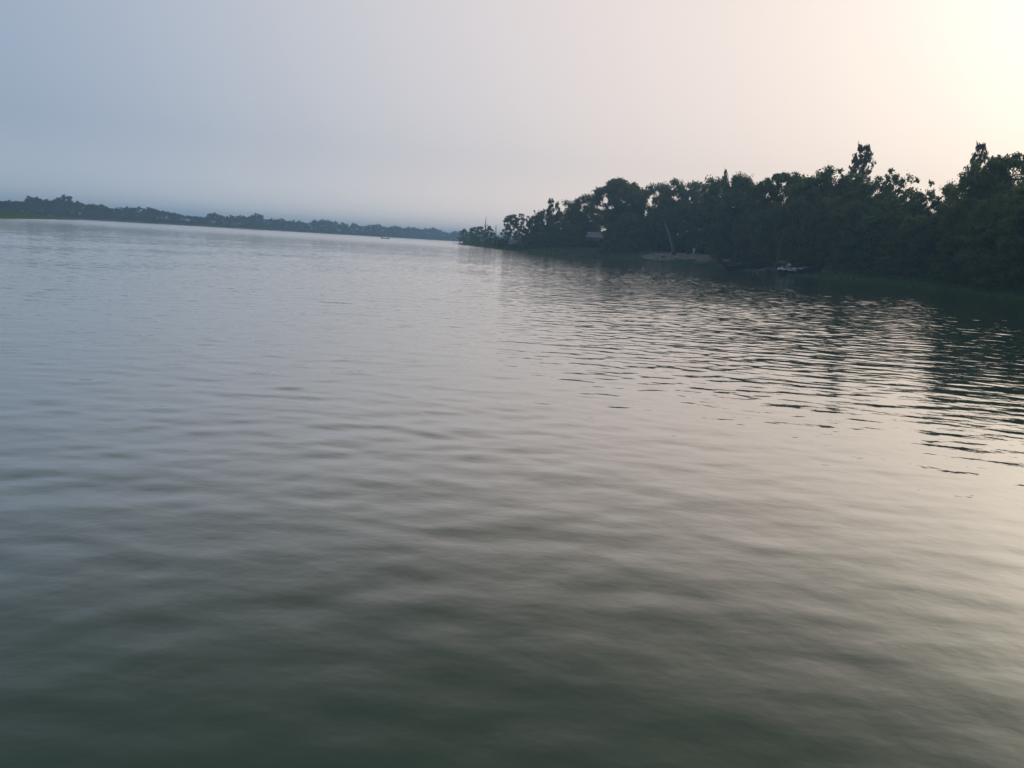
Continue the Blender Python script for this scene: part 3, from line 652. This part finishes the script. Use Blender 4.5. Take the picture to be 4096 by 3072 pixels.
# pale clods and litter on the landing
def clod(px, py, back, size, label, mat='rock', name='clod', cat='clod', group=None, flat=.6):
    p = col_point(px, back); bm = bmesh.new(); bmesh.ops.create_icosphere(bm, subdivisions=2, radius=.5)
    for v in bm.verts: v.co *= rnd.uniform(.8, 1.15)
    for v in bm.verts: v.co = Vector((v.co.x*size*1.4, v.co.y*size, v.co.z*size*flat))
    m = bpy.data.meshes.new(name); bm.to_mesh(m); bm.free(); o = obj(name, m, M[mat], None, (p.x, p.y, bank_z(p)+size*flat*.25)); o.rotation_euler.z = rnd.uniform(0, 3)
    return tag(o, label, cat, group)
for x, back, s in [(x_, back_for(x_, b_*.2), s_) for x_, b_, s_ in [(676, 5.2, .9), (678.5, 4.8, .7), (681, 4.6, .8), (683.5, 4.2, .55), (686.5, 4.6, .5), (689, 5.0, .55), (691.5, 5.4, .5), (662.5, 6.2, .9), (666, 6.6, .6), (699, 4.4, .5)]]:
    clod(x, 0, back, s, 'pale lump of earth on the lower edge of sandy landing', group='earth lumps on the landing')
clod(660.6, 0, back_for(660.6, .5), .34, 'small white scrap lying near the water left of the landing', 'white', 'litter_scrap', 'litter')
clod(797.2, 0, 2.2, .26, 'tiny white scrap on grass just below the right boat', 'white', 'litter_scrap', 'litter')
clod(673.9, 0, back_for(673.9, 1.9), .85, 'dark rounded sack lying at the foot of the leaning trunk', 'black', 'sack', 'sack', flat=1.0)
clod(670.8, 0, back_for(670.8, 2.15), .6, 'greyish bundle lying behind the leaning trunk', 'greycloth', 'bundle', 'bundle', flat=.9)

# ------------------------------------------------------------------ people
def skinned(name, verts, edges, rad, mat, parent=None, root=0):
    m = bpy.data.meshes.new(name); m.from_pydata([Vector(v) for v in verts], edges, []); o = bpy.data.objects.new(name, m); COL.objects.link(o)
    m.materials.append(mat); o.modifiers.new('skin', 'SKIN'); 
    if not m.skin_vertices: m.skin_vertices.new() if hasattr(m.skin_vertices, 'new') else None
    for i, r in enumerate(rad):
        sv = m.skin_vertices[0].data[i]; sv.radius = (r, r) if not isinstance(r, tuple) else r; sv.use_root = (i == root)
    s = o.modifiers.new('sub', 'SUBSURF'); s.levels = 1; s.render_levels = 2
    o.modifiers['skin'].use_smooth_shade = True
    if parent: o.parent = parent
    return o
POSES = {   # pelvis, belly, chest, neck, head, crown | l hip knee ankle toe | r ... | l shoulder elbow wrist hand | r ...
 'stand': dict(sp=[(0, 0, .92), (0, .01, 1.10), (0, 0, 1.32), (0, 0, 1.45), (0, -.02, 1.56), (0, -.01, 1.66)],
   ll=[(.09, 0, .88), (.10, -.02, .48), (.10, .02, .08), (.11, -.14, .03)], rl=[(-.09, 0, .88), (-.10, .01, .48), (-.10, .05, .08), (-.12, -.10, .03)],
   la=[(.18, 0, 1.38), (.25, .02, 1.12), (.24, -.10, .90), (.23, -.15, .82)], ra=[(-.18, 0, 1.38), (-.26, .03, 1.12), (-.22, -.16, 1.02), (-.12, -.24, 1.0)]),
 'squat': dict(sp=[(0, .08, .26), (0, .04, .42), (0, -.08, .62), (0, -.11, .73), (0, -.14, .83), (0, -.13, .93)],
   ll=[(.10, .06, .26), (.16, -.26, .46), (.14, -.10, .08), (.15, -.27, .03)], rl=[(-.10, .06, .26), (-.16, -.26, .46), (-.14, -.10, .08), (-.15, -.27, .03)],
   la=[(.18, -.07, .66), (.24, -.22, .50), (.12, -.38, .50), (.06, -.44, .50)], ra=[(-.18, -.07, .66), (-.24, -.22, .50), (-.12, -.38, .50), (-.05, -.44, .48)]),
 'row': dict(sp=[(0, 0, .42), (0, -.02, .60), (0, -.10, .82), (0, -.12, .94), (0, -.15, 1.04), (0, -.14, 1.14)],
   ll=[(.10, -.02, .40), (.14, -.42, .50), (.13, -.50, .08), (.13, -.66, .04)], rl=[(-.10, -.02, .40), (-.14, -.42, .50), (-.13, -.50, .08), (-.13, -.66, .04)],
   la=[(.18, -.09, .87), (.26, -.30, .72), (.22, -.52, .80), (.20, -.58, .82)], ra=[(-.18, -.09, .87), (-.20, -.32, .70), (-.05, -.50, .62), (.02, -.55, .62)])}
def person(loc, rz, pose, top, bottom, label, group=None, scale=1.0):
    P = POSES[pose]; V = list(P['sp']); rad = [.13, .12, (.15, .11), .055, .085, .06]; E = [(i, i+1) for i in range(5)]
    def chain(pts, r, root):
        i0 = len(V); V.extend(pts); rad.extend(r); E.append((root, i0)); E.extend((i0+i, i0+i+1) for i in range(len(pts)-1))
    chain(P['ll'], [.09, .06, .042, .035], 0); chain(P['rl'], [.09, .06, .042, .035], 0)
    chain(P['la'], [.055, .042, .03, .032], 2); chain(P['ra'], [.055, .042, .03, .032], 2)
    body = skinned('person', V, E, rad, M['skin']); body.location = loc; body.rotation_euler.z = rz; body.scale = (scale,)*3
    tag(body, label, 'person', group)
    h = Vector(P['sp'][4]); f = Vector(P['sp'][3])
    m = MB(); bm = m.bm; bmesh.ops.create_uvsphere(bm, u_segments=12, v_segments=8, radius=.112)
    for v in list(bm.verts): v.co = Vector((v.co.x*.9, v.co.y*1.05+.02, v.co.z))+h+Vector((0, 0, .045))
    bmesh.ops.delete(bm, geom=[v for v in bm.verts if v.co.z < h.z+.0 and v.co.y < h.y+.03], context='VERTS'); m.build('hair', M['hair'], body, sm=True)
    MB().tube([h+Vector((0, -.075, .01)), h+Vector((0, -.12, -.02))], [.012, .02], 6).build('nose', M['skin'], body)
    # tunic or shirt with sleeves, then lower garment
    tv = [P['sp'][0], P['sp'][1], P['sp'][2], tuple(Vector(P['sp'][2]).lerp(Vector(P['sp'][3]), .6))]; tr = [.155, .145, (.175, .13), .07]; te = [(0, 1), (1, 2), (2, 3)]
    if pose == 'stand' and top == 'white': tv.append((0, .0, .52)); tr.append((.19, .16)); te.append((0, 4))
    for arm in ('la', 'ra'):
        i0 = len(tv); a = P[arm]; tv += [a[0], a[1], tuple(Vector(a[1]).lerp(Vector(a[2]), .7))]; tr += [.07, .058, .05]; te += [(2, i0), (i0, i0+1), (i0+1, i0+2)]
    skinned('shirt', tv, te, tr, M[top], body)
    lv, lr, le = [P['sp'][0]], [.15], []
    for leg in ('ll', 'rl'):
        i0 = len(lv); a = P[leg]; lv += [a[0], a[1], tuple(Vector(a[1]).lerp(Vector(a[2]), .85))]; lr += [.105, .08, .06]; le += [(0, i0), (i0, i0+1), (i0+1, i0+2)]
    skinned('trousers', lv, le, lr, M[bottom], body)
    return body
def stand_on_bank(px, z): p = col_point(px, back_for(px, z)); return Vector((p.x, p.y, bank_z(p)+.04))
person(stand_on_bank(693.0, 2.15), .4, 'stand', 'white', 'white', 'standing person dressed all in white on the sandy landing')
person(stand_on_bank(687.2, 2.02), -1.2, 'squat', 'greycloth', 'black', 'squatting person in dark clothes and grey top beside the person in white', scale=1.1)
person(stand_on_bank(499.3, 2.1), .3, 'squat', 'white', 'white', 'tiny white clad person squatting on grass near the thatched shelter', scale=1.15)

# ------------------------------------------------------------------ boats
def hull_mesh(L, B, prow, stern, mid, draft, n=25):
    """lens shaped plank boat, prow to +x, sheer swept up at both ends; closed shell with an open well"""
    V, Fc = [], []; prof = [(-1, 1), (-.93, .55), (-.72, .12), (0, -.12), (.72, .12), (.93, .55), (1, 1)]
    inner = [(.90, 1), (.80, .55), (.6, .3), (0, .2), (-.6, .3), (-.80, .55), (-.90, 1)]; k = len(prof)+len(inner)
    for i in range(n):
        u = -1+2*i/(n-1); w = B/2*max(.02, (1-abs(u)**2.3))**.75; top = mid+(prow-mid)*max(0, u)**1.7+(stern-mid)*max(0, -u)**2.2
        bot = -draft+(top+draft)*(.0 if abs(u) < .45 else ((abs(u)-.45)/.55)**2.4*.80)
        for y, z in prof: V.append((u*L/2, y*w, bot+(top-bot)*max(z, 0)+min(z, 0)*.6*(1-abs(u))))
        for y, z in inner: V.append((u*L/2*.985, y*w, bot+(top-bot)*z-(.0 if z == 1 else -.03)))
    for i in range(n-1):
        for j in range(k): a = i*k+j; b = i*k+(j+1) % k; Fc.append((a, b, b+k, a+k))
    m = bpy.data.meshes.new('hull'); m.from_pydata(V, [], Fc+[tuple(range(k-1, -1, -1)), tuple((n-1)*k+j for j in range(k))]); m.update()
    bm = bmesh.new(); bm.from_mesh(m); bmesh.ops.recalc_face_normals(bm, faces=bm.faces[:]); bm.to_mesh(m); bm.free(); return m
def cloth(name, parent, mat, x0, x1, y0, y1, z, drop, seed, nx=16, ny=9, amp=.06):
    rg = random.Random(seed); V, Fc = [], []
    ph = [rg.uniform(0, 6.28) for _ in range(6)]
    for i in range(nx):
        for j in range(ny):
            u, v = i/(nx-1), j/(ny-1); x = x0+(x1-x0)*u; y = y0+(y1-y0)*v
            zz = z+amp*math.sin(9*u+ph[0])+amp*.7*math.sin(17*u+5*v+ph[1])-drop*max(0, (.35-v)/.35)**1.3
            V.append((x+.05*math.sin(7*v+ph[2]), y-.02*math.sin(11*u+ph[3]), zz+rg.uniform(-.015, .015)))
    for i in range(nx-1):
        for j in range(ny-1): a = i*ny+j; Fc.append((a, a+1, a+ny+1, a+ny))
    m = bpy.data.meshes.new(name); m.from_pydata(V, [], Fc); smooth(m); o = obj(name, m, M[mat], parent); s = o.modifiers.new('thick', 'SOLIDIFY'); s.thickness = .03; return o
def moored_boat(pxa, pxb, d, label, L, prow, stern, mid, yaw):
    a, b = at((pxa+pxb)/2, 270, d), None; rz = -math.atan2(a.x, a.y)+yaw
    r = empty('moored_boat', (a.x, a.y, .0), rz); tag(r, label, 'boat', 'boats moored at the near bank')
    hl = obj('hull', hull_mesh(L, 1.9, prow, stern, mid, .35), M['hull'], r)
    for x in (-.34, -.2, -.06, .08, .22): MB().box((x*L, 0, mid-.16), (.16, 1.45*(1-abs(x)), .05)).build('thwart', M['deck'], hl)
    for k in range(5): MB().box((-.36*L-.05, -.5+.25*k, mid+.16), (L*.20, .22, .04)).build('deck_plank', M['deck'], r)
    MB().box((L*.485, 0, prow-.05), (.30, .09, .22), Matrix.Rotation(-.6, 3, 'Y')).build('stem_post', M['redwood'], hl)
    return r
dL = shore_dist(742)+1.2; rL = moored_boat(719, 766, dL, 'dark wooden boat with blue tarpaulin, left one of the moored pair', 7.6, 2.3, 1.35, 1.05, -.12)
tp = cloth('tarpaulin', None, 'tarp', -2.6, -.1, -1.0, .9, 1.12, .42, 3); tp.location = rL.location; tp.rotation_euler = rL.rotation_euler
tag(tp, 'crumpled blue tarpaulin draped over side of the left moored boat', 'tarpaulin')
dR = shore_dist(800)+2.4; rR = moored_boat(777, 821, dR, 'dark wooden boat with white sheets, right one of the moored pair', 6.8, 2.4, 1.25, 1.0, -.10)
for x0, x1, z, sd, lab in [(-3.0, -1.75, 1.12, 5, 'white crumpled sheet hanging over the stern side of the right boat'), (-1.7, -.35, 1.10, 8, 'wide white sheet hanging amidships over side of the right boat')]:
    c = cloth('sheet', None, 'sheet', x0, x1, -1.05, .7, z, .34, sd); c.location = rR.location; c.rotation_euler = rR.rotation_euler; tag(c, lab, 'sheet', 'white sheets on the right boat')
def on_boat(r, x, y, z): return r.matrix_basis @ Vector((x, y, z))
def bundle(r, x, y, z, s, label, mat='sheet'):
    bm = bmesh.new(); bmesh.ops.create_icosphere(bm, subdivisions=2, radius=.5)
    for v in bm.verts: v.co = Vector((v.co.x*s[0], v.co.y*s[1], v.co.z*s[2]))*rnd.uniform(.88, 1.12)
    m = bpy.data.meshes.new('bundle'); bm.to_mesh(m); bm.free(); o = obj('bundle', smooth(m), M[mat], None, on_boat(r, x, y, z)); o.rotation_euler.z = r.rotation_euler.z
    return tag(o, label, 'bundle')
bpy.context.view_layer.update()
bundle(rR, -1.55, -.2, 1.36, (.9, .6, .55), 'grey bundle piled on white sheets of the right boat', 'greycloth')
bundle(rR, -1.45, -.25, 1.64, (.55, .4, .3), 'white bundle on top of the pile in right boat')
bundle(rR, .35, -.75, 1.16, (.55, .3, .2), 'small white bundle on the rim of right boat')
bundle(rR, -2.4, .9, 1.75, (2.2, .9, .55), 'brownish heap of thatch behind stern of the right boat', 'thatch')
bundle(rR, -2.75, .85, 1.98, (.75, .5, .28), 'pale grey bundle on the thatch heap behind the right boat', 'greycloth')
bundle(rL, -2.9, .3, 1.5, (1.6, .8, .42), 'long grey bundle on the stern of left moored boat', 'greycloth')
def lash_pole(x0, y0, x1, y1, d, label):
    a, b = at(x0, y0, d), at(x1, y1, d+.4); pole('bamboo_pole', (a.x, a.y, min(a.z, bank_z(a))-.3), b, .07, 'bamboo', label, 'pole', 'bamboo mooring poles')
lash_pole(735.0, 266, 736.0, 240.5, dL+2.2, 'upright bamboo pole behind the left moored boat')
lash_pole(767.0, 270, 770.3, 237.7, dL+1.5, 'bamboo pole at the prow of the left moored boat')
lash_pole(773.6, 269, 783.8, 232.2, dR+1.0, 'long slanting bamboo pole between the two moored boats')
# brushwood heap between the boats
def brush_heap():
    p = col_point(774, .8); r = empty('brushwood_heap', (p.x, p.y, bank_z(p))); tag(r, 'low heap of brushwood at the waterline between two moored boats', 'brushwood')
    for k in range(26):
        a = rnd.uniform(-.5, .5); x = rnd.uniform(-1.2, 1.2); L = rnd.uniform(.5, 1.2); z = rnd.uniform(0, .45)*(1-abs(x)/1.8)
        MB().tube([(x-L*math.cos(a), rnd.uniform(-.4, .4), z), (x, rnd.uniform(-.3, .3), z+.15), (x+L*math.cos(a), rnd.uniform(-.4, .4), z+rnd.uniform(-.05, .3))], [.035, .03, .012], 5).build('stick', M['bamboo'], r)
    V, Fq = leaf_cloud([[rnd.uniform(-1, 1), rnd.uniform(-.3, .3), rnd.uniform(.05, .4)] for _ in range(14)], np.tile([.5, .35, .2], (14, 1)), 40, .22, 3)
    obj('dry_leaves', mesh_np('dry_leaves', V, Fq), M['leaf_pale'], r)
brush_heap()

# rowing boat out on the river with two people
def rowing_boat():
    w = on_water(385.2, 238.75); rz = -math.atan2(w.x, w.y)+.15
    r = empty('rowing_boat', w, rz); tag(r, 'small dark rowing boat with two people far out on the river', 'boat')
    obj('hull', hull_mesh(4.8, 1.1, .55, .5, .34, .15), M['hull'], r)
    for x in (-1.4, 0, 1.4): MB().box((x, 0, .26), (.2, .85, .04)).build('thwart', M['deck'], r)
    bpy.context.view_layer.update()
    person(on_boat(r, -1.75, 0, .05), rz-1.57, 'row', 'black', 'black', 'person sitting at left end of the rowing boat on the river', 'people in the rowing boat')
    person(on_boat(r, 1.85, 0, .05), rz+1.57, 'row', 'black', 'black', 'person sitting at right end of the rowing boat on the river', 'people in the rowing boat')
    pole('oar', on_boat(r, -1.4, -.2, .75), on_boat(r, -2.9, -.9, -.05), .05, 'bamboo', 'thin oar held at the left end of the rowing boat', 'oar')
rowing_boat()

# ------------------------------------------------------------------ haze
HZ = 28.0
hz = MB().box((300, 1500, (HZ-2.5)/2), (7400, 4200, HZ+2.5)).build('haze', None)
hm = bpy.data.materials.new('haze_air'); hm.use_nodes = True; n, l = hm.node_tree.nodes, hm.node_tree.links
n.remove(n['Principled BSDF']); pv = n.new('ShaderNodeVolumePrincipled'); pv.inputs['Color'].default_value = (0.44, 0.72, 1.0, 1); pv.inputs['Density'].default_value = 0.0008; pv.inputs['Anisotropy'].default_value = 0.0
l.new(pv.outputs[0], n['Material Output'].inputs['Volume']); hz.data.materials.append(hm)
tag(hz, 'thin bluish haze hanging over the river', 'haze', kind='stuff')
